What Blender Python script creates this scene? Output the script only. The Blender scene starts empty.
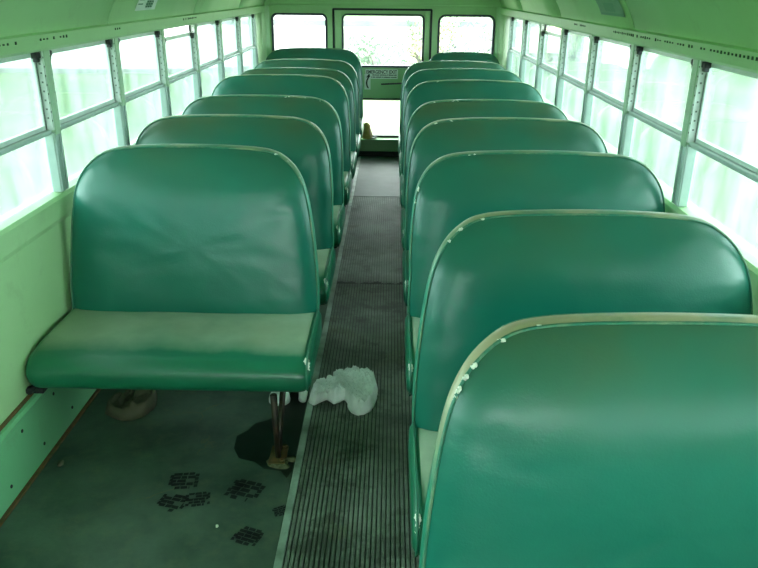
import bpy, bmesh, math, random
from mathutils import Vector, Matrix, noise

S = bpy.context.scene
COL = S.collection

# ------------------------------------------------------------------ camera
F_PX, PITCH, YAW, ROLL = 733.5, .3821, -.0143, .0092
def cam_matrix():
    c, s = math.cos(YAW), math.sin(YAW);     A = Matrix(((c, -s, 0), (s, c, 0), (0, 0, 1)))
    c, s = math.cos(PITCH), math.sin(PITCH); B = Matrix(((1, 0, 0), (0, s, c), (0, c, -s)))
    c, s = math.cos(ROLL), math.sin(ROLL);   C = Matrix(((c, s, 0), (-s, c, 0), (0, 0, 1)))
    M = C @ B @ A
    right, up, fwd = M[0], M[1], M[2]
    R = Matrix((right, up, -fwd)).transposed()
    return Matrix.Translation((.0961, 0, 1.5598)) @ R.to_4x4()
cd = bpy.data.cameras.new('camera')
cam = bpy.data.objects.new('camera', cd)
COL.objects.link(cam)
cam.matrix_world = cam_matrix()
cd.sensor_width = 36; cd.lens = F_PX / 758 * 36; cd.clip_start = .02; cd.clip_end = 400
S.camera = cam

# ------------------------------------------------------------------ world, light, exposure
W = bpy.data.worlds.new('overcast_sky'); S.world = W; W.use_nodes = True
nt = W.node_tree; nt.nodes.clear()
wo = nt.nodes.new('ShaderNodeOutputWorld'); bg = nt.nodes.new('ShaderNodeBackground')
tc = nt.nodes.new('ShaderNodeTexCoord'); ns = nt.nodes.new('ShaderNodeTexNoise'); cr = nt.nodes.new('ShaderNodeValToRGB')
ns.inputs['Scale'].default_value = 2.0; ns.inputs['Detail'].default_value = 4
cr.color_ramp.elements[0].position = .3; cr.color_ramp.elements[0].color = (.86, .94, 1, 1)
cr.color_ramp.elements[1].position = .7; cr.color_ramp.elements[1].color = (1, 1, 1, 1)
nt.links.new(tc.outputs['Generated'], ns.inputs['Vector']); nt.links.new(ns.outputs['Fac'], cr.inputs['Fac'])
nt.links.new(cr.outputs['Color'], bg.inputs['Color']); nt.links.new(bg.outputs['Background'], wo.inputs['Surface'])
bg.inputs['Strength'].default_value = 1.0
S.view_settings.view_transform = 'Standard'; S.view_settings.look = 'None'
S.view_settings.gamma = 1; S.view_settings.use_curve_mapping = False
S.view_settings.exposure = 3.76
S.cycles.use_denoising = True; S.cycles.use_adaptive_sampling = False
S.cycles.max_bounces = 14; S.cycles.diffuse_bounces = 8; S.cycles.glossy_bounces = 4
S.cycles.transmission_bounces = 6; S.cycles.transparent_max_bounces = 24
S.cycles.caustics_reflective = False; S.cycles.caustics_refractive = False
S.cycles.sample_clamp_indirect = 6

sd = bpy.data.lights.new('hazy_sun', 'SUN'); sd.energy = 2.0; sd.angle = math.radians(25); sd.color = (1, .98, .93)
sun = bpy.data.objects.new('hazy_sun', sd); COL.objects.link(sun)
sun.rotation_euler = (math.radians(-10), math.radians(12), 0)

# ------------------------------------------------------------------ helpers
def put(name, bm, mats, parent=None, smooth=False, loc=None, rot=None):
    me = bpy.data.meshes.new(name)
    bmesh.ops.recalc_face_normals(bm, faces=bm.faces)
    bm.to_mesh(me); bm.free()
    if not isinstance(mats, (list, tuple)): mats = [mats]
    for m in mats: me.materials.append(m)
    if smooth: me.polygons.foreach_set('use_smooth', [True] * len(me.polygons))
    o = bpy.data.objects.new(name, me); COL.objects.link(o)
    if parent: o.parent = parent
    if loc: o.location = loc
    if rot: o.rotation_euler = rot
    return o
def tag(o, label, cat, group=None):
    o['label'] = label; o['category'] = cat
    if group: o['group'] = group
    return o
def empty(name, loc=(0, 0, 0), rz=0):
    o = bpy.data.objects.new(name, None); COL.objects.link(o); o.location = loc; o.rotation_euler = (0, 0, rz)
    o.empty_display_size = .1
    return o
def structure(o):
    o['kind'] = 'structure'; return o
def box(bm, x0, x1, y0, y1, z0, z1, bev=0, mi=0, seg=2):
    g = bmesh.ops.create_cube(bm, size=1)
    vs = g['verts']
    for v in vs:
        v.co = Vector((x0 if v.co.x < 0 else x1, y0 if v.co.y < 0 else y1, z0 if v.co.z < 0 else z1))
    fs = {f for v in vs for f in v.link_faces}
    for f in fs: f.material_index = mi
    if bev:
        es = {e for v in vs for e in v.link_edges}
        bmesh.ops.bevel(bm, geom=list(es), offset=bev, segments=seg, affect='EDGES', profile=.5)
    return vs
def tube(bm, pts, r, n=8, closed=False, mi=0, caps=True):
    pts = [Vector(p) for p in pts]; N = len(pts); rings = []
    rs = r if isinstance(r, (list, tuple)) else [r] * N
    prev = None
    for i, p in enumerate(pts):
        a = pts[(i - 1) % N] if (closed or i > 0) else p
        b = pts[(i + 1) % N] if (closed or i < N - 1) else p
        t = (b - a)
        t = t.normalized() if t.length > 1e-9 else Vector((0, 0, 1))
        if prev is None:
            u = t.cross(Vector((0, 1, 0)))
            if u.length < .1: u = t.cross(Vector((1, 0, 0)))
        else: u = prev - t * prev.dot(t)
        u.normalize(); prev = u; v = t.cross(u)
        rings.append([bm.verts.new(p + (u * math.cos(k * 2 * math.pi / n) + v * math.sin(k * 2 * math.pi / n)) * rs[i]) for k in range(n)])
    for i in range(N if closed else N - 1):
        A, B = rings[i], rings[(i + 1) % N]
        for k in range(n):
            f = bm.faces.new((A[k], A[(k + 1) % n], B[(k + 1) % n], B[k])); f.material_index = mi
    if caps and not closed:
        bm.faces.new(rings[0][::-1]).material_index = mi; bm.faces.new(rings[-1]).material_index = mi
def catmull(P, n, closed=True):
    out = []; N = len(P)
    for i in range(N if closed else N - 1):
        p0, p1, p2, p3 = [Vector(P[(i + k) % N]) if closed else Vector(P[min(max(i + k, 0), N - 1)]) for k in (-1, 0, 1, 2)]
        for j in range(n):
            t = j / n
            out.append(.5 * ((2 * p1) + (p2 - p0) * t + (2 * p0 - 5 * p1 + 4 * p2 - p3) * t * t + (3 * p1 - p0 - 3 * p2 + p3) * t ** 3))
    if not closed: out.append(Vector(P[-1]))
    return out
def rrect(x0, x1, z0, z1, r, n=6):
    out = []
    for cx, cz, a in ((x1 - r, z1 - r, 0), (x0 + r, z1 - r, 90), (x0 + r, z0 + r, 180), (x1 - r, z0 + r, 270)):
        for k in range(n + 1):
            t = math.radians(a + 90 * k / n); out.append((cx + r * math.cos(t), cz + r * math.sin(t)))
    return out
def panel(name, loops, y, th, mat, parent=None):
    """flat panel in the XZ plane with holes, thickness th from y to y+th"""
    cu = bpy.data.curves.new(name, 'CURVE'); cu.dimensions = '2D'; cu.fill_mode = 'BOTH'; cu.extrude = th / 2
    for L in loops:
        sp = cu.splines.new('POLY'); sp.points.add(len(L) - 1); sp.use_cyclic_u = True
        for p, q in zip(sp.points, L): p.co = (q[0], q[1], 0, 1)
    tmp = bpy.data.objects.new('tmp', cu); COL.objects.link(tmp)
    dg = bpy.context.evaluated_depsgraph_get(); dg.update()
    me = bpy.data.meshes.new_from_object(tmp.evaluated_get(dg))
    bpy.data.objects.remove(tmp); bpy.data.curves.remove(cu)
    me.transform(Matrix.Translation((0, y + th / 2, 0)) @ Matrix.Rotation(math.pi / 2, 4, 'X'))
    me.materials.clear(); me.materials.append(mat)
    o = bpy.data.objects.new(name, me); COL.objects.link(o)
    if parent: o.parent = parent
    return o
def loop_band(bm, L, y0, y1, w, mi=0):
    """rectangular-section ring following loop L (XZ), inset/outset w"""
    N = len(L); c = Vector((sum(p[0] for p in L) / N, sum(p[1] for p in L) / N))
    rings = []
    for i in range(N):
        p = Vector(L[i]); a = Vector(L[i - 1]); b = Vector(L[(i + 1) % N]); t = (b - a).normalized(); n = Vector((t.y, -t.x))
        if n.dot(p - c) < 0: n = -n
        q = [p - n * w * .5, p + n * w * .5]
        rings.append([bm.verts.new((q[0].x, y0, q[0].y)), bm.verts.new((q[1].x, y0, q[1].y)), bm.verts.new((q[1].x, y1, q[1].y)), bm.verts.new((q[0].x, y1, q[0].y))])
    for i in range(N):
        A, B = rings[i], rings[(i + 1) % N]
        for k in range(4): bm.faces.new((A[k], A[(k + 1) % 4], B[(k + 1) % 4], B[k])).material_index = mi

# ------------------------------------------------------------------ materials
class Mat:
    def __init__(s, name, rough=.5, metal=0, spec=.5):
        s.m = bpy.data.materials.new(name); s.m.use_nodes = True; s.nt = s.m.node_tree
        s.b = s.nt.nodes['Principled BSDF']; s.out = s.nt.nodes['Material Output']
        s.b.inputs['Roughness'].default_value = rough; s.b.inputs['Metallic'].default_value = metal
        s.b.inputs['Specular IOR Level'].default_value = spec
        s.tc = s.nt.nodes.new('ShaderNodeTexCoord')
    def n(s, t, **kw):
        x = s.nt.nodes.new(t)
        for k, v in kw.items(): setattr(x, k, v)
        return x
    def l(s, a, b): s.nt.links.new(a, b)
    def noise(s, scale, detail=4, rough=.55, coord='Object', stretch=None, w=0):
        x = s.n('ShaderNodeTexNoise'); x.inputs['Scale'].default_value = scale; x.inputs['Detail'].default_value = detail; x.inputs['Roughness'].default_value = rough
        src = s.tc.outputs[coord]
        if stretch or w:
            mp = s.n('ShaderNodeMapping'); mp.inputs['Scale'].default_value = stretch or (1, 1, 1); mp.inputs['Location'].default_value = (w, w, w)
            s.l(src, mp.inputs['Vector']); src = mp.outputs['Vector']
        s.l(src, x.inputs['Vector']); return x.outputs['Fac']
    def ramp(s, fac, a, b):
        x = s.n('ShaderNodeMapRange'); x.inputs['From Min'].default_value = a; x.inputs['From Max'].default_value = b
        s.l(fac, x.inputs['Value']); return x.outputs['Result']
    def mix(s, fac, a, b):
        x = s.n('ShaderNodeMix', data_type='RGBA')
        if isinstance(fac, (int, float)): x.inputs['Factor'].default_value = fac
        else: s.l(fac, x.inputs['Factor'])
        for v, k in ((a, 6), (b, 7)):
            if isinstance(v, tuple): x.inputs[k].default_value = (*v, 1)
            else: s.l(v, x.inputs[k])
        return x.outputs[2]
    def math(s, op, a, b=0.):
        x = s.n('ShaderNodeMath', operation=op)
        for v, k in ((a, 0), (b, 1)):
            if isinstance(v, (int, float)): x.inputs[k].default_value = v
            else: s.l(v, x.inputs[k])
        return x.outputs[0]
    def axis(s, k):
        x = s.n('ShaderNodeSeparateXYZ'); s.l(s.tc.outputs['Object'], x.inputs[0]); return x.outputs[k]
    def col(s, c):
        if isinstance(c, tuple): s.b.inputs['Base Color'].default_value = (*c, 1)
        else: s.l(c, s.b.inputs['Base Color'])
        return s
    def bump(s, h, strength=.2, dist=.01):
        x = s.n('ShaderNodeBump'); x.inputs['Strength'].default_value = strength; x.inputs['Distance'].default_value = dist
        s.l(h, x.inputs['Height']); s.l(x.outputs['Normal'], s.b.inputs['Normal']); return s
    def rough(s, v):
        s.l(v, s.b.inputs['Roughness']); return s

def m_paint(name, c1, c2, rough=.35, dirt=.25):
    m = Mat(name, rough)
    c = m.mix(m.noise(2.3), c1, c2)
    c = m.mix(m.math('MULTIPLY', m.ramp(m.noise(7, 8, .7), .55, .8), dirt), c, (.16, .17, .07))
    m.col(c); m.bump(m.noise(5, 3), .25, .01)
    return m.m
PAINT = m_paint('pale_green_paint', (.38, .60, .31), (.43, .65, .35))
PAINT_ROOF = m_paint('pale_green_roof_paint', (.42, .64, .35), (.48, .70, .40), .45)
PAINT_SKIRT = m_paint('green_skirt_paint', (.17, .47, .25), (.20, .53, .28), .4, .4)
PAINT_BACK = m_paint('rear_wall_paint', (.37, .60, .29), (.41, .64, .33), .35)
PAINT_DOOR = m_paint('door_paint', (.33, .57, .29), (.37, .61, .33), .4)

def m_vinyl(name, wear=0.5, seed=0.):
    m = Mat(name, .34, spec=.42)
    c = m.mix(m.noise(3.0, 3, w=seed), (.005, .112, .077), (.008, .155, .110))
    z = m.axis(2)
    top = m.ramp(z, .78, .98)
    f = m.math('MULTIPLY', m.math('MULTIPLY', top, m.ramp(m.noise(4, 4, .5, w=seed + 3), .15, .75)), wear)
    c = m.mix(f, c, (.085, .105, .045))
    m.col(c)
    r = m.ramp(m.noise(5, 2, w=seed), 0, 1)
    mr = m.n('ShaderNodeMapRange'); mr.inputs['To Min'].default_value = .24; mr.inputs['To Max'].default_value = .38
    m.l(r, mr.inputs['Value']); m.rough(mr.outputs['Result'])
    h = m.math('ADD', m.math('MULTIPLY', m.noise(220, 2), .22), m.math('MULTIPLY', m.noise(12, 3, .5, stretch=(1, 1, 1.6), w=seed), .7))
    m.bump(h, .25, .006)
    return m.m
VINYLS = [m_vinyl('green_vinyl', .5, 0), m_vinyl('worn_green_vinyl', .75, 5), m_vinyl('scuffed_green_vinyl', .85, 11)]
def m_cushside():
    m = Mat('green_cushion_vinyl', .33)
    c = m.mix(m.noise(5), (.006, .11, .055), (.010, .155, .085))
    m.col(c); m.bump(m.math('ADD', m.math('MULTIPLY', m.noise(220, 2), .2), m.noise(9, 4)), .3, .006); return m.m
CUSH = m_cushside()
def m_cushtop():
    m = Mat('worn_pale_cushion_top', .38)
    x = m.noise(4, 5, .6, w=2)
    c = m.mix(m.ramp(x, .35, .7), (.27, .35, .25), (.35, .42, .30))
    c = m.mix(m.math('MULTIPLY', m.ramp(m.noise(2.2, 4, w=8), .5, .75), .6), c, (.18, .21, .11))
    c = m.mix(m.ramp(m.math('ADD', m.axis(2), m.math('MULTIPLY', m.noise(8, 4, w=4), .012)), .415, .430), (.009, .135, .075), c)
    m.col(c); m.bump(m.math('ADD', m.math('MULTIPLY', m.noise(200, 2), .2), m.noise(7, 3)), .25, .006); return m.m
CUSHTOP = m_cushtop()
def m_boxing(name, lo, amt):
    m = Mat(name, .42)
    z = m.axis(2)
    f = m.math('MULTIPLY', m.ramp(z, lo, .98), m.math('MULTIPLY', m.ramp(m.noise(6, 5), .25, .55), amt))
    c = m.mix(m.noise(9), (.012, .17, .10), (.02, .22, .14))
    m.col(m.mix(f, c, (.38, .34, .21))); m.bump(m.noise(40, 4), .3, .004); return m.m
BOXINGS = [m_boxing('edge_band', .85, .45), m_boxing('worn_edge_band', .82, .7), m_boxing('tan_worn_edge_band', .70, 1.5)]
def m_pipe():
    m = Mat('frayed_piping', .5)
    f = m.math('MULTIPLY', m.ramp(m.axis(2), .3, .9), m.ramp(m.noise(7, 6, .7), .45, .65))
    c = m.mix(f, (.015, .15, .09), (.20, .27, .15))
    c = m.mix(m.ramp(m.noise(30, 5, .7, w=4), .67, .70), c, (.6, .66, .56))
    m.col(c); return m.m
PIPE = m_pipe()
def m_plain(name, c, rough=.5, metal=0, c2=None, sc=20, bump=0):
    m = Mat(name, rough, metal)
    m.col(m.mix(m.ramp(m.noise(sc, 5), .3, .7), c, c2 or tuple(x * .8 for x in c)))
    if bump: m.bump(m.noise(sc * 1.5, 5), bump, .004)
    return m.m
TORN = m_plain('exposed_white_padding', (.75, .78, .68), .9, c2=(.6, .62, .5), bump=.5, sc=80)
LEGM = m_plain('dark_rusty_steel', (.012, .014, .012), .5, .3, (.05, .028, .014), 25)
RUST = m_plain('rust', (.16, .075, .025), .9, 0, (.06, .06, .02), 30, .4)
ALU = m_plain('aluminium', (.68, .76, .72), .4, .15, (.55, .64, .60), 18)
ALU2 = m_plain('dull_aluminium', (.40, .50, .46), .45, .2, (.32, .42, .39), 18)
POSTM = m_plain('post_paint', (.40, .56, .38), .4, .0, (.32, .50, .34), 8)
TRACKM = m_plain('window_track', (.75, .82, .78), .45, .1, (.5, .58, .52), 20)
HOLE = m_plain('track_hole', (.11, .15, .12), .7)
SLOT = m_plain('slot_shadow_gap', (.035, .08, .04), .8)
DARK = m_plain('dark_rubber', (.016, .02, .022), .6)
GASKET = m_plain('window_gasket', (.02, .025, .05), .5)
STRIPM = m_plain('worn_metal_strip', (.42, .52, .47), .5, .1, (.14, .19, .15), 9, .3)
WHITE = m_plain('white_sticker', (.86, .90, .87), .5, c2=(.80, .86, .82))
INK = m_plain('black_ink', (.012, .02, .018), .5)
FADED = m_plain('faded_sticker', (.27, .42, .33), .5, c2=(.22, .36, .28), sc=40)
FADED2 = m_plain('faded_sticker_print', (.17, .33, .24), .5, c2=(.2, .36, .27), sc=60)

def m_floor():
    m = Mat('dark_green_floor_rubber', .5)
    c = m.mix(m.ramp(m.noise(3.5, 7, .62), .35, .7), (.034, .060, .046), (.088, .138, .105))
    c = m.mix(m.math('MULTIPLY', m.ramp(m.noise(13, 6, .7, w=3), .5, .75), .6), c, (.12, .14, .085))
    vor = m.n('ShaderNodeTexVoronoi', feature='DISTANCE_TO_EDGE'); vor.inputs['Scale'].default_value = 2.1
    mp = m.n('ShaderNodeMapping'); nz = m.n('ShaderNodeTexNoise'); nz.inputs['Scale'].default_value = 4; nz.inputs['Detail'].default_value = 5
    m.l(m.tc.outputs['Object'], nz.inputs['Vector'])
    va = m.n('ShaderNodeVectorMath', operation='MULTIPLY_ADD'); m.l(nz.outputs['Color'], va.inputs[0]); va.inputs[1].default_value = (.35, .35, .35); m.l(m.tc.outputs['Object'], va.inputs[2])
    m.l(va.outputs[0], vor.inputs['Vector'])
    crack = m.math('MULTIPLY', m.ramp(vor.outputs['Distance'], .008, .002), m.ramp(m.noise(2.5, 3, w=6), .52, .6))
    c = m.mix(m.math('MULTIPLY', crack, .8), c, (.12, .12, .06))
    m.col(c)
    mr = m.n('ShaderNodeMapRange'); mr.inputs['To Min'].default_value = .32; mr.inputs['To Max'].default_value = .6
    m.l(m.noise(4, 5, w=9), mr.inputs['Value']); m.rough(mr.outputs['Result'])
    m.bump(m.noise(30, 6, .7), .25, .004); return m.m
FLOORM = m_floor()
def m_mat():
    m = Mat('ribbed_aisle_rubber', .62)
    c = m.mix(m.ramp(m.noise(5, 7, .65), .35, .7), (.085, .11, .09), (.24, .29, .235))
    c = m.mix(m.math('MULTIPLY', m.ramp(m.noise(6, 6, .7, w=5), .50, .62), .75), c, (.028, .036, .024))
    c = m.mix(m.math('MULTIPLY', m.ramp(m.noise(3.2, 5, .7, w=12), .58, .72), .4), c, (.15, .13, .06))
    m.col(c); m.bump(m.noise(50, 5), .2, .003); return m.m
MATM = m_mat()
MATFAR = m_plain('smooth_grey_rubber', (.13, .17, .15), .6, 0, (.085, .115, .10), 6, .1)
GROOVE = m_plain('mat_groove', (.012, .018, .013), .7)
def m_glass(name, tint, dust=.1, hue=(.82, .95, .93)):
    m = Mat(name); m.nt.nodes.remove(m.b)
    tr = m.n('ShaderNodeBsdfTransparent'); tr.inputs['Color'].default_value = (*tint, 1)
    gl = m.n('ShaderNodeBsdfGlossy'); gl.inputs['Roughness'].default_value = .03
    fr = m.n('ShaderNodeFresnel'); fr.inputs['IOR'].default_value = 1.45
    mx = m.n('ShaderNodeMixShader'); m.l(m.math('MULTIPLY', fr.outputs[0], .8), mx.inputs[0]); m.l(tr.outputs[0], mx.inputs[1]); m.l(gl.outputs[0], mx.inputs[2])
    di = m.n('ShaderNodeBsdfTranslucent'); di.inputs['Color'].default_value = (*hue, 1)
    mx2 = m.n('ShaderNodeMixShader')
    d = m.math('MULTIPLY', m.ramp(m.noise(5, 6, .6, stretch=(1, 1.6, .35)), .25, .8), dust)
    m.l(d, mx2.inputs[0]); m.l(mx.outputs[0], mx2.inputs[1]); m.l(di.outputs[0], mx2.inputs[2])
    m.l(mx2.outputs[0], m.out.inputs['Surface']); return m.m
GLASS = m_glass('dusty_window_glass', (.86, 1.0, .97), .11)
GLASSR = m_glass('rear_window_glass', (.95, 1.0, .97), .08)
def m_ground(name, a, b, d, sc):
    m = Mat(name, .9, spec=.1)
    c = m.mix(m.ramp(m.noise(sc, 7, .6), .35, .65), a, b)
    c = m.mix(m.ramp(m.noise(sc * .23, 5, .6, w=7), .5, .66), c, d)
    m.col(c); return m.m
GRASS = m_ground('grass', (.045, .080, .034), (.068, .105, .042), (.105, .13, .07), .9)
GRAVEL = m_ground('pale_gravel', (.26, .27, .25), (.21, .22, .21), (.30, .30, .28), 2)

HW = 1.14          # inner half width of the body
YB, YF = 7.30, -2.4
SILL, MID, TOP = .855, 1.08, 1.352
# ------------------------------------------------------------------ the setting: floor
bm = bmesh.new(); box(bm, -HW, HW, YF, YB, -.04, 0)
floor = structure(put('floor', bm, FLOORM))
# tread prints, wet patch, dried mud: marks lying on the floor
def blob_pts(cx, cy, rx, ry, n, rnd, seed):
    r = random.Random(seed); ph = [r.uniform(0, 6.28) for _ in range(5)]
    out = []
    for i in range(n):
        t = 2 * math.pi * i / n
        k = 1 + rnd * sum(math.sin((j + 2) * t + ph[j]) / (j + 1.5) for j in range(5))
        out.append((cx + rx * k * math.cos(t), cy + ry * k * math.sin(t)))
    return out
def flat_poly(bm, P, z, mi=0):
    bm.faces.new([bm.verts.new((x, y, z)) for x, y in P]).material_index = mi
STAIN = m_plain('dark_wet_stain', (.006, .008, .006), .3, c2=(.014, .02, .014))
PRINT = m_plain('black_tread_print', (.004, .005, .007), .6)
MUD = m_plain('dried_mud', (.16, .17, .10), .9, c2=(.07, .06, .03), sc=60, bump=.6)
bm = bmesh.new(); flat_poly(bm, [(-.46,2.25),(-.43,2.19),(-.37,2.17),(-.33,2.13),(-.27,2.12),(-.245,2.08),(-.232,2.12),(-.229,2.4),(-.232,2.62),(-.30,2.66),(-.34,2.55),(-.33,2.48),(-.37,2.44),(-.41,2.42),(-.43,2.37),(-.465,2.33)], .0012)
o = put('wet_stain', bm, STAIN, floor)
bm = bmesh.new()
for (cx, cy, rx, ry, sd_) in ((-.285, 2.165, .045, .032, 5), (-.235, 2.19, .03, .018, 8)):
    P = blob_pts(cx, cy, rx, ry, 30, .2, sd_)
    top = [bm.verts.new((cx + (x - cx) * .75, cy + (y - cy) * .75, .006 + .003 * math.sin(i * 1.7))) for i, (x, y) in enumerate(P)]
    bot = [bm.verts.new((x, y, .0013)) for x, y in P]
    bm.faces.new(top)
    for i in range(30): bm.faces.new((bot[i], bot[(i + 1) % 30], top[(i + 1) % 30], top[i]))
put('dried_mud', bm, MUD, floor, True)
def tread(cx, cy, ang, sc, seed, kind=0):
    bm = bmesh.new(); r = random.Random(seed); c, s = math.cos(ang), math.sin(ang)
    def q(x0, x1, y0, y1):
        P = [(x0, y0), (x1, y0 + r.uniform(-.002, .002)), (x1 + r.uniform(-.003, .003), y1), (x0 + r.uniform(-.003, .003), y1)]
        flat_poly(bm, [(cx + sc * (c * x - s * y), cy + sc * (s * x + c * y)) for x, y in P], .0015)
    for i in range(5):
        y = -.044 + i * .0185; w = .042 * math.sqrt(max(.15, 1 - (y / .055) ** 2))
        x = -w
        while x < w:
            d = r.uniform(.016, .030)
            if r.random() < .88: q(x, min(x + d, w), y, y + .0152)
            x += d + .003
    for sgn in (-1, 1):
        for i in range(4):
            if r.random() < .8: q(sgn * .043 - .006, sgn * .043 + .006, -.038 + i * .0195, -.022 + i * .0195)
    return put('boot_print', bm, PRINT, floor)
tread(-.592, 2.055, .12, 1.0, 1); tread(-.60, 1.94, -.25, .95, 2); tread(-.52, 1.96, .2, .8, 3)
tread(-.375, 2.01, -.3, 1.15, 4); tread(-.325, 1.79, -.35, .85, 6); tread(-.24, 1.91, .5, .5, 7)

# ribbed aisle runner with its metal strip
def runner():
    t = structure(empty('trim_1'))
    bm = bmesh.new()
    r = random.Random(4)
    x0, x1 = -.200, .200
    def seg(ya, yb, seam_wobble):
        n = 27; w = (x1 - x0) / n
        for i in range(n):
            a = x0 + i * w
            ya_ = ya + (seam_wobble * math.sin(i * .55) * .5 + seam_wobble * .5 * math.sin(i * 1.3 + 1))
            g = [(a, .003), (a + w * .22, .003), (a + w * .32, .0075), (a + w * .9, .0075), (a + w, .003)]
            prev = None
            for k, (x, z) in enumerate(g):
                cur = (bm.verts.new((x, ya_, z)), bm.verts.new((x, yb, z)))
                if prev:
                    f = bm.faces.new((prev[0], cur[0], cur[1], prev[1])); f.material_index = 1 if k == 1 else 0
                prev = cur
    seg(YF + .1, 3.86, 0); seg(3.885, 5.75, .022)
    box(bm, x0, x1, YF + .1, 5.75, 0.0002, .0028, 0, 1)
    put('ribbed_mat', bm, [MATM, GROOVE], t)
    bm = bmesh.new(); box(bm, x0, x1, 5.765, YB - .01, .0005, .006, .002, 0, 1)
    put('smooth_mat', bm, MATFAR, t)
    for xa, xb in ((-.226, -.200), (.200, .226)):
        bm = bmesh.new()
        for ya, yb in ((YF + .1, 1.2), (1.205, 3.35), (3.355, 5.45), (5.455, YB - .01)):
            box(bm, xa, xb, ya, yb, .0005, .008, .003)
        for y in [YF + .3 + .3 * k for k in range(32)]:
            bmesh.ops.create_uvsphere(bm, u_segments=8, v_segments=4, radius=.005, matrix=Matrix.Translation(((xa + xb) / 2, y, .008)) @ Matrix.Scale(.4, 4, (0, 0, 1)))
        put('edge_strip', bm, STRIPM, t)
runner()

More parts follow.
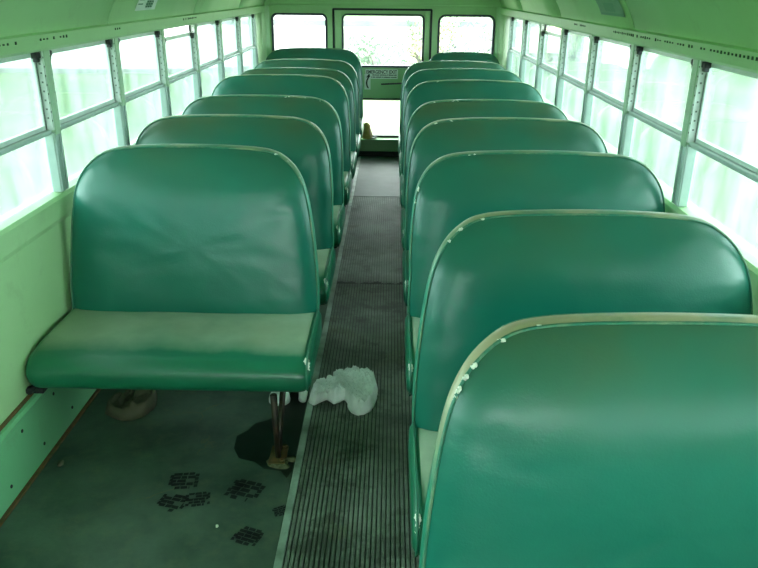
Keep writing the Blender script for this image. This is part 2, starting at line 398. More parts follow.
# ------------------------------------------------------------------ side walls, roof
def side(sgn, name):
    X = lambda x: sgn * x
    def bx(bm, xa, xb, *a, **k): box(bm, min(X(xa), X(xb)), max(X(xa), X(xb)), *a, **k)
    wall = structure(empty('wall_' + name))
    bm = bmesh.new()
    bx(bm, HW - .012, HW + .04, YF, YB, .0, .78)                    # side panel
    put('side_panel', bm, PAINT, wall)
    bm = bmesh.new()                                                # window ledge, bevelled section
    prof = [(HW - .012, .745), (HW - .020, .765), (HW - .026, .835), (HW - .018, .848), (HW + .02, .856), (HW + .04, .856), (HW + .04, .745)]
    for ya, yb in ((YF, -.9), (-.898, .5), (.502, 1.9), (1.902, 3.30), (3.302, 4.7), (4.702, 6.1), (6.102, YB)):
        A = [bm.verts.new((X(x), ya, z)) for x, z in prof]; B = [bm.verts.new((X(x), yb, z)) for x, z in prof]
        for i in range(len(prof)): bm.faces.new((A[i], A[(i + 1) % 7], B[(i + 1) % 7], B[i]))
        bm.faces.new(A); bm.faces.new(B[::-1])
    put('window_ledge', bm, PAINT, wall)
    bm = bmesh.new()                                                # header
    prof = [(HW - .03, TOP), (HW - .045, 1.362), (HW - .05, 1.408), (HW - .032, 1.414), (HW + .05, 1.414), (HW + .05, TOP)]
    A = [bm.verts.new((X(x), YF, z)) for x, z in prof]; B = [bm.verts.new((X(x), YB, z)) for x, z in prof]
    for i in range(6): bm.faces.new((A[i], A[(i + 1) % 6], B[(i + 1) % 6], B[i]))
    hd = put('window_header', bm, PAINT_ROOF, wall)
    bm = bmesh.new(); r = random.Random(5 + sgn)
    runs = [(2.02, 2.95), (3.0, 3.5), (4.0, 4.3)] if sgn > 0 else [(2.30, 2.42), (2.58, 2.70), (2.74, 2.82), (3.3, 3.36), (4.4, 4.7)]
    y = None
    for a, b in runs:
        y = a
        while y < b:
            if r.random() < .85:
                h = r.uniform(.002, .0055)
                box(bm, min(X(HW - .0505), X(HW - .044)), max(X(HW - .0505), X(HW - .044)), y, y + .009, 1.392 - h, 1.392 + h, mi=0)
            y += .026
    put('vent_slot', bm, SLOT, wall)
    bm = bmesh.new()                                                # end pillar at the rear corner
    bx(bm, HW - .012, HW + .04, 6.885, YB, .78, 1.414, bev=.004)
    P = [(HW - .012, 7.18), (HW - .02, 7.23), (HW - .045, 7.275), (HW - .08, YB), (HW + .02, YB), (HW + .02, 7.18)]
    A = [bm.verts.new((X(x), y, .25)) for x, y in P]; B = [bm.verts.new((X(x), y, 1.414)) for x, y in P]
    for i in range(6): bm.faces.new((A[i], A[(i + 1) % 6], B[(i + 1) % 6], B[i]))
    put('corner_pillar', bm, PAINT, wall)
    # skirting rail the benches are bolted to
    sk = structure(empty('baseboard_' + name))
    bm = bmesh.new()
    prof = [(HW - .012, .262), (HW - .034, .258), (HW - .040, .245), (HW - .036, .235), (HW - .034, .015), (HW - .012, 0), (HW, 0), (HW, .262)]
    A = [bm.verts.new((X(x), YF, z)) for x, z in prof]; B = [bm.verts.new((X(x), YB, z)) for x, z in prof]
    n = len(prof)
    for i in range(n): bm.faces.new((A[i], A[(i + 1) % n], B[(i + 1) % n], B[i]))
    put('skirt_rail', bm, PAINT_SKIRT, sk)
    bm = bmesh.new(); bx(bm, HW - .044, HW - .02, YF, YB, .001, .010, bev=.002); bx(bm, HW - .026, HW - .010, YF, YB, .262, .268, bev=.002)
    put('rust_seam', bm, RUST, sk)
    bm = bmesh.new()
    for y in [-1.2 + .24 * k for k in range(34)]:
        for z in (.07, .20):
            bmesh.ops.create_uvsphere(bm, u_segments=8, v_segments=6, radius=.0065, matrix=Matrix.Translation((X(HW - .036), y + (0 if z < .1 else .12), z)) @ Matrix.Scale(.5, 4, (1, 0, 0)))
    put('rivet', bm, DARK, sk, True)
    # windows
    y0 = 2.66 if sgn < 0 else 2.57
    PW = .05
    posts = [y0 + .7 * k for k in range(-7, 7)]
    idx = 0
    for i, y in enumerate(posts):
        y = min(y, 6.87)
        t = structure(empty('trim_%d' % (2 + i + (20 if sgn > 0 else 0)), (0, y, 0)))
        bm = bmesh.new()
        bx(bm, HW - .028, HW + .012, -.018, .024, MID - .02, TOP + .004, bev=.004)
        put('post', bm, POSTM, t)
        bm = bmesh.new()                                            # wider lower half, grey channel
        bx(bm, HW - .022, HW + .012, -.034, .026, SILL - .003, MID - .010, bev=.003)
        bx(bm, HW - .027, HW - .021, -.031, -.021, SILL, MID - .015, bev=.002)
        bx(bm, HW - .027, HW - .021, .010, .023, SILL, MID - .015, bev=.002)
        put('lower_channel', bm, ALU2, t)
        for s_ in (-1, 1):
            bm = bmesh.new(); a, b = (-.032, -.0185) if s_ < 0 else (.0245, .035)
            bx(bm, HW - .024, HW - .002, a, b, MID, TOP, mi=0)
            bx(bm, HW - .002, HW + .010, a - (.006 if s_ < 0 else 0), b + (.006 if s_ > 0 else 0), MID, TOP, mi=1)
            for k in range(8):                                       # catch holes up the track
                z = MID + .03 + k * .031
                bx(bm, HW - .0245, HW - .020, a + .003, b - .004, z, z + .006, mi=2)
                if s_ < 0: bx(bm, HW - .016, HW - .010, a - .0006, a + .002, z + .01, z + .016, mi=2)
            put('window_track', bm, [TRACKM, DARK, HOLE], t)
        if i + 1 == len(posts): continue
        yn = min(posts[i + 1], 6.87)
        ya, yb = .026, yn - y - .03
        wn = structure(empty('window_%d' % (i + 1 + (20 if sgn > 0 else 0)), (0, y, 0)))
        drop = .045 if (sgn < 0 and abs(y - 4.06) < .1) or (sgn > 0 and abs(y - 4.67) < .1) else 0
        bm = bmesh.new()                                            # upper sash frame
        bx(bm, HW - .002, HW + .010, ya, yb, TOP - .020 - drop, TOP - drop, bev=.002)
        bx(bm, HW - .002, HW + .010, ya, yb, MID + .002, MID + .018, bev=.002)
        bx(bm, HW - .002, HW + .010, ya, ya + .016, MID, TOP - drop, bev=.002)
        bx(bm, HW - .002, HW + .010, yb - .016, yb, MID, TOP - drop, bev=.002)
        put('upper_sash', bm, ALU, wn)
        bm = bmesh.new(); bx(bm, HW + .003, HW + .006, ya + .01, yb - .01, MID + .01, TOP - .01 - drop)
        put('upper_pane', bm, GLASS, wn)
        bm = bmesh.new(); bx(bm, HW - .016, HW + .014, ya - .006, yb + .006, MID - .016, MID + .001, bev=.004)
        put('mid_rail', bm, ALU2 if i % 2 else ALU2, wn)
        bm = bmesh.new(); bx(bm, HW + .009, HW + .012, ya - .01, yb + .01, SILL - .002, MID)
        put('lower_pane', bm, GLASS, wn)
        bm = bmesh.new()                                            # dark catches in the top corners
        for a, b in ((ya + .002, ya + .036), (yb - .036, yb - .002)):
            bx(bm, HW - .022, HW + .0, a, b, TOP - .024 - drop, TOP - .004 - drop, bev=.004)
            bx(bm, HW - .020, HW - .002, (a + b) / 2 - .01, (a + b) / 2 + .01, TOP - .036 - drop, TOP - .02 - drop, bev=.003)
        put('sash_catch', bm, DARK, wn)
side(-1, 'left'); side(1, 'right')

# roof: arch from header to header, with pressed seams
def roof():
    t = structure(empty('ceiling'))
    sec = [(1.108, 1.413), (1.100, 1.44), (1.075, 1.49), (1.035, 1.545), (.97, 1.61), (.87, 1.685), (.74, 1.75), (.56, 1.81), (.36, 1.85), (.18, 1.87), (0, 1.876)]
    sec = [(-x, z) for x, z in sec] + [(x, z) for x, z in sec[::-1][1:]]
    sec = [(p.x, p.y) for p in catmull([Vector((x, z, 0)) for x, z in sec], 3, False)]
    joints = [YF - .1, -1.2, .35, 1.83, 3.26, 4.70, 6.10, YB + .02]
    for a, b in zip(joints, joints[1:]):
        bm = bmesh.new(); pr = None
        for x, z in sec:
            row = [bm.verts.new((x, y, z)) for y in (a + .001, (a * 2 + b) / 3, (a + 2 * b) / 3, b - .001)]
            row2 = [bm.verts.new((x * 1.03, y, z + .03)) for y in (a + .001, b - .001)]
            if pr:
                for k in range(3): bm.faces.new((pr[0][k], row[k], row[k + 1], pr[0][k + 1]))
                bm.faces.new((pr[1][0], row2[0], row2[1], pr[1][1]))
                bm.faces.new((pr[0][0], row[0], row2[0], pr[1][0])); bm.faces.new((pr[0][3], row[3], row2[1], pr[1][1]))
            pr = (row, row2)
        put('roof_panel', bm, PAINT_ROOF, t, True)
    bm = bmesh.new()
    for y in joints[1:-1]:
        pr = None
        for x, z in sec:
            cur = [bm.verts.new((x * .9995, y - .004, z - .0005)), bm.verts.new((x * .998, y - .0025, z - .002)), bm.verts.new((x * .998, y + .0025, z - .002)), bm.verts.new((x * .9995, y + .004, z - .0005))]
            if pr:
                for k in range(3): bm.faces.new((pr[k], cur[k], cur[k + 1], pr[k + 1]))
            pr = cur
    put('roof_seam', bm, PAINT_DOOR, t)
roof()

# ------------------------------------------------------------------ rear wall with emergency door
DX0, DX1, DT = -.462, .462, 1.388
WL = rrect(-1.035, -.527, .84, 1.337, .045); WR = rrect(.532, 1.048, .84, 1.337, .06)
wallr = structure(empty('wall_rear'))
out = [(-1.17, -.02), (DX0, -.02), (DX0, DT), (DX1, DT), (DX1, -.02), (1.17, -.02), (1.17, 1.42), (1.0, 1.6), (.87, 1.70), (.56, 1.82), (0, 1.89), (-.56, 1.82), (-.87, 1.70), (-1.0, 1.6), (-1.17, 1.42)]
panel('rear_panel', [out, WL, WR], YB, .04, PAINT_BACK, wallr)
bm = bmesh.new(); box(bm, -1.06, 1.06, YB - .012, YB, 1.408, 1.425, .004)
put('rear_header_lip', bm, PAINT_BACK, wallr)
bm = bmesh.new()
for L in ([(DX0 + .0, 0.0), (DX0 + .0, DT), (DX1, DT), (DX1, 0.0)],):
    box(bm, DX0 - .006, DX0 + .012, YB - .004, YB + .03, 0, DT); box(bm, DX1 - .012, DX1 + .006, YB - .004, YB + .03, 0, DT)
    box(bm, DX0, DX1, YB - .004, YB + .03, DT - .012, DT + .006)
put('door_seal', bm, DARK, wallr)
for k, L in ((41, WL), (42, WR)):
    w = structure(empty('window_%d' % k))
    bm = bmesh.new(); loop_band(bm, L, YB - .008, YB + .045, .020); put('window_gasket', bm, GASKET, w)
    xs = [p[0] for p in L]; bm = bmesh.new(); box(bm, min(xs), max(xs), YB + .02, YB + .024, .84, 1.337); put('pane', bm, GLASSR, w)
door = structure(empty('door_1'))
DU = rrect(-.372, .388, .872, 1.337, .04); DL = rrect(-.372, .388, .205, .565, .015)
panel('door_panel', [[(DX0 + .012, .02), (DX1 - .012, .02), (DX1 - .012, DT - .012), (DX0 + .012, DT - .012)], DU, DL], YB + .012, .03, PAINT_DOOR, door)
bm = bmesh.new()                                                     # lighter frame around the upper glass
for b in ((-.446, -.384, .80, 1.372), (.400, .446, .80, 1.372), (-.384, .400, 1.347, 1.372)): box(bm, b[0], b[1], YB + .006, YB + .014, b[2], b[3], .002)
put('door_frame', bm, PAINT_BACK, door)
for L in (DU, DL):
    bm = bmesh.new(); loop_band(bm, L, YB + .002, YB + .045, .017); put('window_gasket', bm, GASKET if L is DU else DARK, door)
    zs = [p[1] for p in L]; bm = bmesh.new(); box(bm, -.372, .388, YB + .025, YB + .029, min(zs), max(zs)); put('pane', bm, GLASSR, door)
bm = bmesh.new(); box(bm, -.43, .43, YB - .003, YB + .012, .02, .055, .003); box(bm, -.46, .46, YB - .02, YB + .03, .0, .02, .003); put('kick_strip', bm, DARK, door)
bm = bmesh.new(); box(bm, -.44, .44, YB - .10, YB + .010, .178, .192, .004); put('window_sill', bm, PAINT_DOOR, door)
bm = bmesh.new()
tube(bm, [(-.005, YB - .05, .713), (.12, YB - .052, .720), (.235, YB - .052, .726), (.25, YB - .03, .727), (.25, YB + .012, .727)], .0075)
bmesh.ops.create_cone(bm, cap_ends=True, segments=16, radius1=.03, radius2=.025, depth=.02, matrix=Matrix.Translation((.25, YB + .004, .727)) @ Matrix.Rotation(math.pi / 2, 4, 'X'))
put('door_handle', bm, DARK, door, True)
# rear door sticker
def text(s, size, x, y, z, mat, parent, rz=0, rx=math.pi / 2, align='LEFT', ext=.0004, sx=1.0, name='lettering'):
    cu = bpy.data.curves.new(name, 'FONT'); cu.body = s; cu.size = size; cu.extrude = ext; cu.align_x = align
    cu.offset = size * .018
    cu.materials.append(mat)
    tmp = bpy.data.objects.new('tmp', cu); COL.objects.link(tmp)
    dg = bpy.context.evaluated_depsgraph_get(); dg.update(); me = bpy.data.meshes.new_from_object(tmp.evaluated_get(dg)); bpy.data.objects.remove(tmp)
    o = bpy.data.objects.new(name, me); COL.objects.link(o); o.parent = parent
    o.location = (x, y, z); o.rotation_euler = (rx, 0, rz); o.scale = (sx, 1, 1); return o
def door_sticker():
    y = YB + .0105
    t = empty('emergency_exit_sticker', (0, y, 0)); tag(t, 'white emergency exit sticker with curved black arrow on rear door', 'sticker')
    bm = bmesh.new(); box(bm, -.158, .155, -.0012, 0, .757, .846); box(bm, -.168, -.108, -.0012, 0, .655, .80)
    put('sticker_sheet', bm, WHITE, t)
    text('EMERGENCY EXIT', .046, -.150, -.0016, .806, INK, t, sx=.80)
    # small print: too small to read in the photo, kept as two broken lines of dark type
    r = random.Random(2)
    for zz, x0 in ((.788, -.09), (.768, -.10)):
        bm = bmesh.new(); x = x0
        while x < .14:
            w = r.uniform(.006, .012); box(bm, x, x + w, -.002, -.0012, zz, zz + r.uniform(.007, .010)); x += w + r.choice((.002, .002, .007))
        put('small_print', bm, INK, t)
    bm = bmesh.new()
    pts = [(-.118 - .028 * math.sin(math.pi * (.15 + .75 * k / 12)) , .668 + .105 * k / 12) for k in range(13)]
    for k in range(12):
        (xa, za), (xb, zb) = pts[k], pts[k + 1]; w = .0075
        bm.faces.new([bm.verts.new(v) for v in ((xa - w, -.002, za), (xa + w, -.002, za), (xb + w, -.002, zb), (xb - w, -.002, zb))])
    bm.faces.new([bm.verts.new(v) for v in ((-.150, -.002, .768), (-.112, -.002, .775), (-.122, -.002, .808))])
    bm.faces.new([bm.verts.new(v) for v in ((-.112, -.002, .775), (-.118, -.002, .80), (-.122, -.002, .808))])
    put('arrow', bm, INK, t)
door_sticker()

# front of the bus behind the viewer: cowl and windscreen that let the daylight in
wallf = structure(empty('wall_front'))
out = [(-1.17, -.02), (1.17, -.02), (1.17, 1.42), (1.0, 1.6), (.87, 1.70), (.56, 1.82), (0, 1.89), (-.56, 1.82), (-.87, 1.70), (-1.0, 1.6), (-1.17, 1.42)]
HL, HR = rrect(-1.05, -.03, .75, 1.62, .08), rrect(.03, 1.05, .75, 1.62, .08)
HR[0:7] = [(.98, 1.5)] ; HL[7:14] = [(-.98, 1.5)]
panel('front_panel', [out, HL, HR], YF - .04, .04, PAINT, wallf)
for k, (a, b) in ((43, (-1.05, -.03)), (44, (.03, 1.05))):
    w = structure(empty('window_%d' % k)); bm = bmesh.new(); box(bm, a, b, YF - .03, YF - .026, .75, 1.62); put('pane', bm, GLASSR, w)

# ------------------------------------------------------------------ bench seats
def outline(sq):
    R = [(.0, .36), (.2, .36), (.38, .36), (.440, .366), (.462, .395), (.467, .46), (.463, .56), (.455, .66), (.444, .75), (.430, .832), (.413, .888), (.385, .935), (.346, .970), (.300, .991), (.23, 1.001), (.12, 1.0055)]
    if sq: R = R[:7] + [(.464, .66), (.460, .75), (.452, .832), (.440, .888), (.415, .935), (.378, .970), (.325, .992), (.25, 1.001), (.13, 1.0055)]
    L = [(-x, z) for x, z in R[::-1][:-1]]
    P = R + [(0, 1.007)] + L
    return catmull([Vector((x, z, 0)) for x, z in P], 4)
OUTS = (outline(0), outline(1))
def lean(z): return (z - .40) * .175 + max(0, z - .84) ** 2 * 1.6
def make_back(vin, seed, parent, sq):
    OUT = OUTS[sq]; bm = bmesh.new(); N = len(OUT); C = Vector((0, .66, 0))
    def P(i, s, back):
        q = C + (OUT[i] - C) * s; e = (1 - s) * (OUT[i] - C).length
        if back: y = lean(q.y) + .03 + .044 - .004 * max(0, q.y - .5) - .012 * (1 - min(1, e / .05)) ** 2 + .008
        else:
            y = .03 + lean(q.y) - .034 * (1 - math.exp(-e / .035)) - .010 * (1 - s * s)
            y += .004 * noise.noise(Vector((q.x * 5 + seed * 7, q.y * 9, seed))) * min(1, e / .03)
            y += .0022 * noise.noise(Vector((q.x * 16 + seed * 7, q.y * 24, seed))) * min(1, e / .02)
        return (q.x, y, q.y)
    SC = [1, .985, .965, .94, .91, .87, .82, .76, .69, .61, .52, .42, .31, .2, .1]
    for back in (0, 1):
        prev = None
        for s in (SC if not back else [1, .97, .9, .7, .4]):
            ring = [bm.verts.new(P(i, s, back)) for i in range(N)]
            if prev:
                for i in range(N): bm.faces.new((prev[i], prev[(i + 1) % N], ring[(i + 1) % N], ring[i]))
            else:
                if back: last = ring
                else: first = ring
            prev = ring
        c = bm.verts.new(P(0, 0, back))
        for i in range(N): bm.faces.new((prev[i], prev[(i + 1) % N], c))
    # boxing band between front and back, slightly domed
    mids = [[bm.verts.new((first[i].co * (1 - t) + last[i].co * t) + Vector(((OUT[i] - C).normalized().x, 0, (OUT[i] - C).normalized().y)) * .006) for i in range(N)] for t in (.2, .8)]
    rows = [first] + mids + [last]
    for A, B in zip(rows, rows[1:]):
        for i in range(N): bm.faces.new((A[i], A[(i + 1) % N], B[(i + 1) % N], B[i])).material_index = 1
    b = put('backrest', bm, [vin, BOXINGS[2 if seed == 21 else (1 if seed % 2 == 0 else 0)]], parent, True)
    for back, nm in ((0, 'piping'), (1, 'piping')):
        bm = bmesh.new()
        tube(bm, [Vector(P(i, 1, back)) + Vector((0, -.001, 0)) for i in range(N)], .0036, 6, closed=True)
        put(nm, bm, PIPE, b, True)
    return b
def make_cushion(parent, seed):
    # section in YZ, swept along X, ends domed
    R = .032
    prof = [(.07, .292), (-.18, .290), (-.335, .292), (-.358, .298), (-.371, .315), (-.376, .340), (-.371, .368), (-.350, .393), (-.310, .411), (-.24, .422), (-.12, .427), (.0, .424), (.07, .42)]
    prof = [(p.x, p.y) for p in catmull([Vector((a, b, 0)) for a, b in prof], 3, False)]
    n = len(prof); cy, cz = -.15, .36
    xs = [-.480, -.478, -.470, -.455, -.44] + [-.40 + .05 * k for k in range(17)] + [.44, .455, .470, .478, .480]
    bm = bmesh.new(); rows = []
    for x in xs:
        d = max(0, abs(x) - .44) / .04; k = 1 - .10 * (1 - math.sqrt(max(0, 1 - d * d)))
        row = []
        for a, b in prof:
            yy = cy + (a - cy) * k; zz = cz + (b - cz) * (1 - .45 * (1 - math.sqrt(max(0, 1 - d * d))))
            if b > .41: zz += .004 * noise.noise(Vector((x * 4, a * 6, seed))) - .004 * math.cos(x * 3)
            row.append(bm.verts.new((x, yy, zz)))
        rows.append(row)
    for i, (A, B) in enumerate(zip(rows, rows[1:])):
        xm = (xs[i] + xs[i + 1]) / 2
        for k in range(n):
            kk = (k + 1) % n
            f = bm.faces.new((A[k], B[k], B[kk], A[kk]))
            a, b = prof[k]
            if b > .395 and k < n - 1 and abs(xm) < .462 : f.material_index = 1
    bm.faces.new(rows[0][::-1]); bm.faces.new(rows[-1])
    return put('seat', bm, [CUSH, CUSHTOP], parent, True)
def lump(bm, c, r, seed, flat=.5):
    g = bmesh.ops.create_icosphere(bm, subdivisions=2, radius=1)
    for v in g['verts']:
        k = 1 + .6 * noise.noise(v.co * 1.7 + Vector((seed, 0, 0)))
        v.co = Vector(c) + Vector((v.co.x * r[0], v.co.y * r[1], v.co.z * r[2])) * k
def make_seat(side_, vi, seed, chips=()):
    """side_ +1: aisle at +x (left bank); -1: aisle at -x"""
    t = empty('bench_seat'); sq = 0 if seed in (1, 21, 22) else 1; OUT = OUTS[sq]
    make_back(VINYLS[vi], seed, t, sq)
    c = make_cushion(t, seed)
    s = side_
    # cushion welt along its aisle end and torn corner
    bm = bmesh.new()
    tube(bm, [(s * .468, y, z) for y, z in ((.05, .425), (-.12, .4245), (-.26, .422), (-.325, .414), (-.354, .398), (-.370, .37), (-.370, .33), (-.352, .300))], .004, 6)
    put('piping', bm, PIPE, c, True)
    bm = bmesh.new(); r = random.Random(seed)
    for k in range(5):
        lump(bm, (s * .466 + .002 * math.sin(k), -.352 + k * .005, .368 + k * .008), (.008, .008, .010), seed + k)
    put('torn_padding', bm, TORN, c, True)
    # frame under cushion
    bm = bmesh.new()
    for y in (-.300, -.02): box(bm, -.455, .455, y, y + .028, .272, .292, .003)
    for x in (-.455, s * .35 - .012, .430): box(bm, x, x + .025, -.300, .008, .270, .291, .003)
    put('seat_frame', bm, LEGM, t)
    # aisle leg: two pressed bars meeting at the foot
    x = s * .35
    for pts in (((x, -.343, .275), (x, -.335, .14), (x + .002, -.322, .01)), ((x, -.045, .275), (x, -.19, .13), (x - .002, -.285, .01))):
        bm = bmesh.new(); tube(bm, pts, (.0125, .011, .0105), 8); put('leg', bm, LEGM, t, True)
    bm = bmesh.new(); box(bm, x - .03, x + .03, -.36, -.25, .001, .011, .003)
    for yy in (-.345, -.262): bmesh.ops.create_cone(bm, cap_ends=True, segments=6, radius1=.009, radius2=.009, depth=.01, matrix=Matrix.Translation((x + .018, yy, .015)))
    put('foot_plate', bm, RUST, t)
    bm = bmesh.new(); box(bm, -s * .500 if s > 0 else .44, -s * .44 if s > 0 else .500, -.34, -.30, .262, .284, .004)
    bmesh.ops.create_cone(bm, cap_ends=True, segments=8, radius1=.014, radius2=.012, depth=.018, matrix=Matrix.Translation((-s * .478, -.352, .282)) @ Matrix.Rotation(math.pi / 2, 4, 'X'))
    put('wall_bracket', bm, DARK, t)
    # white chips where the backrest edge has split; i = outline fraction
    if chips:
        r = random.Random(seed + 50)
        for (x, z, w) in chips:
            bm = bmesh.new()
            best = min(range(len(OUT)), key=lambda i: (OUT[i].x - x) ** 2 + (OUT[i].y - z) ** 2)
            p = OUT[best]; a = OUT[(best + 1) % len(OUT)] - OUT[best - 1]; a.normalize()
            for k in range(max(1, int(w / .006))):
                d = (k - w / .012) * .0062
                lump(bm, (p.x + a.x * d * .8, .03 + lean(p.y) + r.uniform(-.004, .001), p.y + a.y * d + r.uniform(-.002, .002)), (.0025 + abs(a.x) * .003, .0025, .0022 + abs(a.y) * .003), seed + k)
            put('torn_padding', bm, TORN, t, True)
    return t
# (junction y, height scale, vinyl, chips) measured row by row
LEFT = [(2.51, 1.006, 0, [(.31, .977, .02), (.345, .957, .012), (.40, .905, .01)]),
        (3.25, 1.000, 2, [(.36, .945, .02)]),
        (4.02, .990, 1, [(.17, 1.0, .06), (.25, .992, .02), (.33, .966, .02)]),
        (4.79, 1.021, 0, []),
        (5.50, .996, 2, []),
        (6.22, .998, 1, []),
        (6.94, 1.037, 0, [])]
RIGHT = [(1.02, 1.004, 1, [(-.41, .89, .03), (-.395, .91, .02), (-.375, .934, .014), (-.33, .966, .012), (-.27, .990, .008)]),
         (1.745, .991, 0, [(-.30, .980, .02), (-.35, .955, .02), (-.38, .93, .01), (-.2, 1.0, .02)]),
         (2.49, 1.002, 0, [(-.25, .992, .03), (-.42, .87, .03), (-.44, .83, .02)]),
         (3.24, 1.002, 1, [(-.27, .99, .03), (-.33, .966, .02)]),
         (3.98, .984, 2, [(-.20, 1.0, .05), (-.30, .98, .03)]),
         (4.75, 1.004, 0, [(-.25, .99, .02)]),
         (5.49, 1.005, 0, []),
         (6.22, .996, 1, [(-.02, .99, .006)]),
         (6.93, 1.016, 0, [(0, .995, .006)])]
LL = ['nearest left bench, fully visible with its pale cushion and aisle leg',
      'left bench directly behind the fully visible one, brown-tinged backrest top',
      'third left bench from the front, white tear on its top edge',
      'fourth left bench from the front, smooth dark green backrest',
      'fifth left bench from the front, thin sliver of brownish top edge showing',
      'sixth left bench, the one just in front of the rearmost left bench',
      'rearmost left bench against the back wall below the plain white rear window']
RL = ['nearest right bench backrest, large in the corner with tan worn top edge',
      'second right bench from the camera, frayed pale piping and torn aisle corner',
      'third right bench from the camera, smooth wide backrest by the window post',
      'fourth right bench from the camera, brownish worn upper backrest',
      'fifth right bench from the camera, white tear along top edge',
      'sixth right bench from the camera, mid aisle green vinyl backrest',
      'seventh right bench from the camera, third from the rear wall',
      'eighth right bench, just in front of the rearmost right bench',
      'rearmost right bench against the back wall, small under the right rear window']
for k, (y, sz, vi, ch) in enumerate(LEFT):
    t = make_seat(1, vi, k + 1, ch); t.location = (-.640, y, 0); t.scale = (1, 1, sz)
    tag(t, 'green vinyl ' + LL[k], 'bench seat', 'left row of green bus seats')
for k, (y, sz, vi, ch) in enumerate(RIGHT):
    t = make_seat(-1, vi, k + 21, ch); t.location = (.632 if k == 0 else .640, y, 0); t.scale = (1, 1, sz)
    if k == 8: t.location.x = .765; t.scale.x = .755
    tag(t, 'green vinyl ' + RL[k], 'bench seat', 'right row of green bus seats')

# ------------------------------------------------------------------ loose things
CLOTH = m_plain('white_cloth', (.86, .90, .88), .9, c2=(.70, .76, .73), sc=26, bump=1.0)
def crumple(name, OUTL, nx, h, seed, mat, scale=8, rings=16, z0=.008):
    """crumpled closed lump over outline OUTL with folded ridges"""
    P = catmull([Vector((x, y, 0)) for x, y in OUTL], 11 if rings > 20 else 6); N = len(P)
    P = [p + Vector((noise.noise(p * scale * 4), noise.noise(p * scale * 4 + Vector((5, 5, 5))), 0)) * .06 / scale for p in P]
    c = sum(P, Vector()) / N
    bm = bmesh.new(); prev = None
    bot = [bm.verts.new((p.x, p.y, z0)) for p in P]; prev = bot
    for j in range(1, rings + 1):
        s = 1 - j / (rings + 1); ring = []
        for i, p in enumerate(P):
            q = c + (p - c) * (s ** .9)
            e = (1 - s)
            n3 = noise.noise(Vector((q.x * scale * .5, q.y * scale * .5, seed + 4)))
            wv = Vector((noise.noise(q * scale * .7 + Vector((seed, 0, 0))), noise.noise(q * scale * .7 + Vector((0, seed, 3))), 0)) * .05
            ph = (q.x + wv.x) * math.cos(2 * n3 + seed) + (q.y + wv.y) * math.sin(2 * n3 + seed)
            f1 = abs(math.sin(ph * scale * 5)) ** .6; f2 = noise.noise(Vector((q.x * scale * 3, q.y * scale * 3, seed)))
            zz = z0 + h * min(1, e * 9) * (.22 + .4 * n3 + .85 * f1 + .3 * f2)
            ring.append(bm.verts.new((q.x + .01 * n3, q.y, max(z0 + .003, zz))))
        for i in range(N): bm.faces.new((prev[i], prev[(i + 1) % N], ring[(i + 1) % N], ring[i]))
        prev = ring
    bm.faces.new(prev); bm.faces.new(bot[::-1])
    top_ = [v for v in bm.verts if v.co.z > z0 + .002]
    bmesh.ops.smooth_vert(bm, verts=top_, factor=.5, use_axis_x=True, use_axis_y=True, use_axis_z=True)
    return put(name, bm, mat, None, True)
o = crumple('cleaning_rag', [(-.222, 2.575), (-.195, 2.545), (-.15, 2.585), (-.115, 2.555), (-.075, 2.585), (-.055, 2.515), (-.02, 2.475), (.025, 2.50), (.052, 2.58), (.055, 2.67), (.035, 2.745), (-.01, 2.79), (-.06, 2.795), (-.10, 2.765), (-.14, 2.745), (-.115, 2.72), (-.165, 2.70), (-.205, 2.68), (-.215, 2.63)], 0, .055, 2.3, CLOTH, 13, 44)
tag(o, 'crumpled white rag lying on the ribbed aisle mat', 'rag')
o = crumple('tissue_scrap', [(-.375, 2.56), (-.33, 2.545), (-.30, 2.57), (-.305, 2.62), (-.345, 2.64), (-.385, 2.61)], 0, .03, 7.3, CLOTH, 26, 8, .002)
tag(o, 'small crumpled white tissue on the floor left of the bench leg', 'tissue')
o = crumple('tissue_scrap', [(-.262, 2.58), (-.235, 2.565), (-.232, 2.62), (-.242, 2.68), (-.268, 2.67)], 0, .03, 4.3, CLOTH, 26, 8, .009)
tag(o, 'small crumpled white tissue on the floor between bench leg and rag', 'tissue')
BAG = m_plain('brown_paper', (.10, .10, .055), .8, c2=(.055, .06, .035), sc=14, bump=.4)
o = crumple('paper_bag', [(-1.01, 2.47), (-.93, 2.42), (-.86, 2.44), (-.83, 2.52), (-.86, 2.63), (-.92, 2.66), (-.97, 2.62), (-1.0, 2.54)], 0, .05, 5.1, BAG, 9, 12, .002)
tag(o, 'crumpled brown paper bag on dark floor under the nearest left bench', 'paper bag')
bm = bmesh.new(); lump(bm, (-1.045, 2.13, .010), (.012, .015, .008), 3)
tag(put('debris_crumb', bm, BAG, None, True), 'small tan crumb beside the left baseboard', 'crumb')
bm = bmesh.new(); lump(bm, (-.428, 1.83, .004), (.005, .006, .003), 3)
tag(put('plastic_bead', bm, TORN, None, True), 'tiny white speck on the dark floor near the boot prints', 'bead')
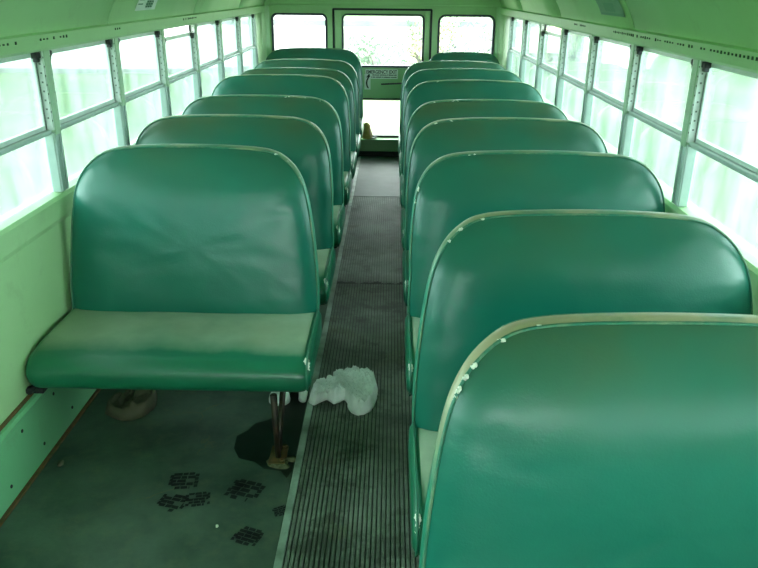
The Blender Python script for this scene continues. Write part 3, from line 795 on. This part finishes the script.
# tan cap lying on the aisle end of the last left bench
def cap():
    TAN = m_plain('tan_cloth', (.60, .40, .12), .8, c2=(.36, .22, .06), sc=30, bump=.3)
    PINK = m_plain('cap_panel_cloth', (.50, .34, .22), .8, c2=(.45, .3, .2))
    GREY = m_plain('grey_brim_cloth', (.10, .16, .15), .7)
    t = empty('baseball_cap', (-.135, YB - .055, .1925)); tag(t, 'small tan cap with grey brim on the sill of the rear door lower window', 'cap')
    bm = bmesh.new(); g = bmesh.ops.create_uvsphere(bm, u_segments=24, v_segments=14, radius=1)
    for v in list(bm.verts):
        v.co.z = max(v.co.z, -.05)
        v.co = Vector((v.co.x * .052, v.co.y * .040, v.co.z * .150 + .0085)) + Vector((.01 * noise.noise(v.co * 2), 0, .006 * noise.noise(v.co * 3)))
        v.co.x += .25 * v.co.z * -.3
    for f in bm.faces:
        if f.calc_center_median().x > .02: f.material_index = 1
    put('crown', bm, [TAN, PINK], t, True)
    bm = bmesh.new()
    n = 14; top = []; bot = []
    for k in range(n + 1):
        a = -1.2 + 2.4 * k / n
        for lst, dz in ((top, .0035), (bot, 0)):
            lst.append((bm.verts.new((.035 * math.cos(a) + .005, .035 * math.sin(a), .004 + dz)), bm.verts.new((.04 + .06 * math.cos(a), .038 * math.sin(a), .018 + dz - .014 * math.sin(a) ** 2))))
    for k in range(n):
        bm.faces.new((top[k][0], top[k][1], top[k + 1][1], top[k + 1][0])); bm.faces.new((bot[k][0], bot[k][1], bot[k + 1][1], bot[k + 1][0]))
        bm.faces.new((top[k][1], bot[k][1], bot[k + 1][1], top[k + 1][1]))
    put('brim', bm, GREY, t, True)
cap()

# stickers on the roof curve (a flat sheet bent along the arch: small, so tilted plates)
def roof_sticker(sgn, ya, yb, label, name, sheet, ink, kind):
    # roof section near z 1.45..1.56 : follow three chords of the arch
    t = empty(name, (0, 0, 0)); tag(t, label, 'sticker')
    sec = [(1.0885, 1.458), (1.0735, 1.49), (1.050, 1.525), (1.028, 1.552)]
    bm = bmesh.new(); pr = None
    for x, z in sec:
        cur = [bm.verts.new((sgn * (x - .004), ya, z)), bm.verts.new((sgn * (x - .004), yb, z))]
        if pr: bm.faces.new((pr[0], pr[1], cur[1], cur[0]))
        pr = cur
    put('sticker_sheet', bm, sheet, t)
    bm = bmesh.new()
    def patch(u0, u1, z0, z1):
        def xx(z):
            for (xa, za), (xb, zb) in zip(sec, sec[1:]):
                if z <= zb: break
            return xa + (xb - xa) * (z - za) / (zb - za) - .006
        a, b = ya + (yb - ya) * u0, ya + (yb - ya) * u1
        bm.faces.new([bm.verts.new(v) for v in ((sgn * xx(z0), a, z0), (sgn * xx(z0), b, z0), (sgn * xx(z1), b, z1), (sgn * xx(z1), a, z1))])
    if kind == 'digits':
        for u in (.44, .56, .68):
            for z0, z1 in ((1.470, 1.476), (1.482, 1.488), (1.494, 1.500)): patch(u, u + .09, z0, z1)
            patch(u, u + .025, 1.470, 1.500); patch(u + .065, u + .09, 1.470, 1.500)
        put('print', bm, ink, t); bm = bmesh.new()
        patch(.05, .28, 1.484, 1.489); patch(.05, .3, 1.503, 1.520)
    else:
        patch(.30, .72, 1.476, 1.512); patch(.05, .95, 1.460, 1.470)
    put('print', bm, ink, t)
roof_sticker(-1, 3.56, 3.86, 'white rectangular sticker with dark print above the left windows', 'notice_sticker', WHITE, m_plain('faded_ink', (.10, .26, .17), .6), 'digits')
roof_sticker(1, 3.33, 3.72, 'faded grey-green sticker above the right windows beside a roof seam', 'faded_notice_sticker', FADED, FADED2, 'plain')

# ------------------------------------------------------------------ outside
GZ = -.92
bm = bmesh.new()
g = bmesh.ops.create_grid(bm, x_segments=60, y_segments=60, size=150)
for v in bm.verts:
    d = max(0, (v.co.xy.length - 12) / 60)
    v.co.z = GZ + .25 * noise.noise(v.co * .05) * min(1, d)
structure(put('ground', bm, GRASS, None, True))
def patch(name, P, z):
    bm = bmesh.new(); Q = catmull([Vector((x, y, 0)) for x, y in P], 8)
    a = [bm.verts.new((p.x, p.y, z)) for p in Q]; b = [bm.verts.new((p.x, p.y, z - .25)) for p in Q]
    bm.faces.new(a); n = len(a)
    for i in range(n): bm.faces.new((a[i], a[(i + 1) % n], b[(i + 1) % n], b[i]))
    return structure(put(name, bm, GRAVEL))
patch('gravel_lot', [(-60, 26), (-30, 24), (-12, 23), (-5, 24), (-2.6, 28), (-2.4, 36), (-4, 60), (-10, 90), (-50, 110), (-80, 70)], GZ + .16)
patch('gravel_drive', [(4.5, 2), (9, 4), (14, 12), (22, 24), (40, 45), (70, 60), (80, 20), (40, -10), (12, -8), (4, -4)], GZ + .12)
# guard rail far behind the bus
gr = empty('guard_rail', (0, 42, GZ)); tag(gr, 'long pale metal guard rail far beyond the rear windows', 'guard rail')
bm = bmesh.new(); box(bm, -34, 26, -.04, .04, .62, .92, .03)
put('rail_beam', bm, m_plain('galvanised_steel', (.08, .11, .10), .6), gr)
for k in range(11):
    bm = bmesh.new(); box(bm, -33 + 5.8 * k, -32.85 + 5.8 * k, .04, .18, -.1, .95, .01); put('post', bm, ALU2, gr)
# shrubs behind the bus
LEAVES = [m_plain('green_leaves', (.10, .19, .09), .6, c2=(.05, .11, .05), sc=3), m_plain('yellow_leaves', (.22, .21, .10), .6, c2=(.13, .14, .06), sc=3), m_plain('grey_leaves', (.15, .17, .17), .6, c2=(.09, .10, .10), sc=3)]
BARK = m_plain('bark', (.10, .08, .06), .9)
def shrub(x, y, rx, h, mi, seed, label, n=900):
    r = random.Random(seed); t = empty('shrub', (x, y, GZ)); tag(t, label, 'shrub', 'shrubs beyond the rear windows')
    bm = bmesh.new(); cl = [Vector((r.uniform(-.75, .75) * rx, r.uniform(-.6, .6) * rx, h * r.uniform(.25, .85))) for _ in range(16)]
    for k in range(n):
        c = r.choice(cl); d = Vector((r.gauss(0, 1), r.gauss(0, 1), r.gauss(0, 1))).normalized() * rx * .38 * r.uniform(.4, 1)
        p = c + d
        if p.z < .03: p.z = .03 + r.random() * .1
        u = Vector((r.gauss(0, 1), r.gauss(0, 1), r.gauss(0, 1))).normalized(); v = u.orthogonal().normalized(); s = r.uniform(.05, .11)
        bm.faces.new([bm.verts.new(p - u * s), bm.verts.new(p + v * s * .5), bm.verts.new(p + u * s), bm.verts.new(p - v * s * .5)])
    put('foliage', bm, LEAVES[mi], t)
    bm = bmesh.new()
    for c in cl[:9]: tube(bm, [(0, 0, 0), c * .5 + Vector((.05, 0, .05)), c], (.04, .025, .01), 5)
    put('stem', bm, BARK, t)
SH = [(-.4, 24, 1.2, 1.1, 0, 'low green shrub left of centre beyond the rear door'), (1.2, 27, 1.4, 1.3, 1, 'yellowish shrub at the centre beyond the rear door'),
      (2.5, 22, 1.0, 1.2, 2, 'grey-green shrub between rear door and right rear window view'), (5.0, 25, 1.3, 1.4, 1, 'yellowish shrub beyond the right rear window'),
      (7.2, 30, 1.5, 1.5, 0, 'green shrub at the right beyond the right rear window'), (1.9, 35.5, 1.4, 1.6, 0, 'green shrub farther back behind the yellowish one'),
      (5.2, 38, 1.8, 1.7, 2, 'grey-green shrub farthest back beyond the right rear window')]
for i, (x, y, rx, h, mi, lb) in enumerate(SH): shrub(x, y, rx, h, mi, i + 3, lb)
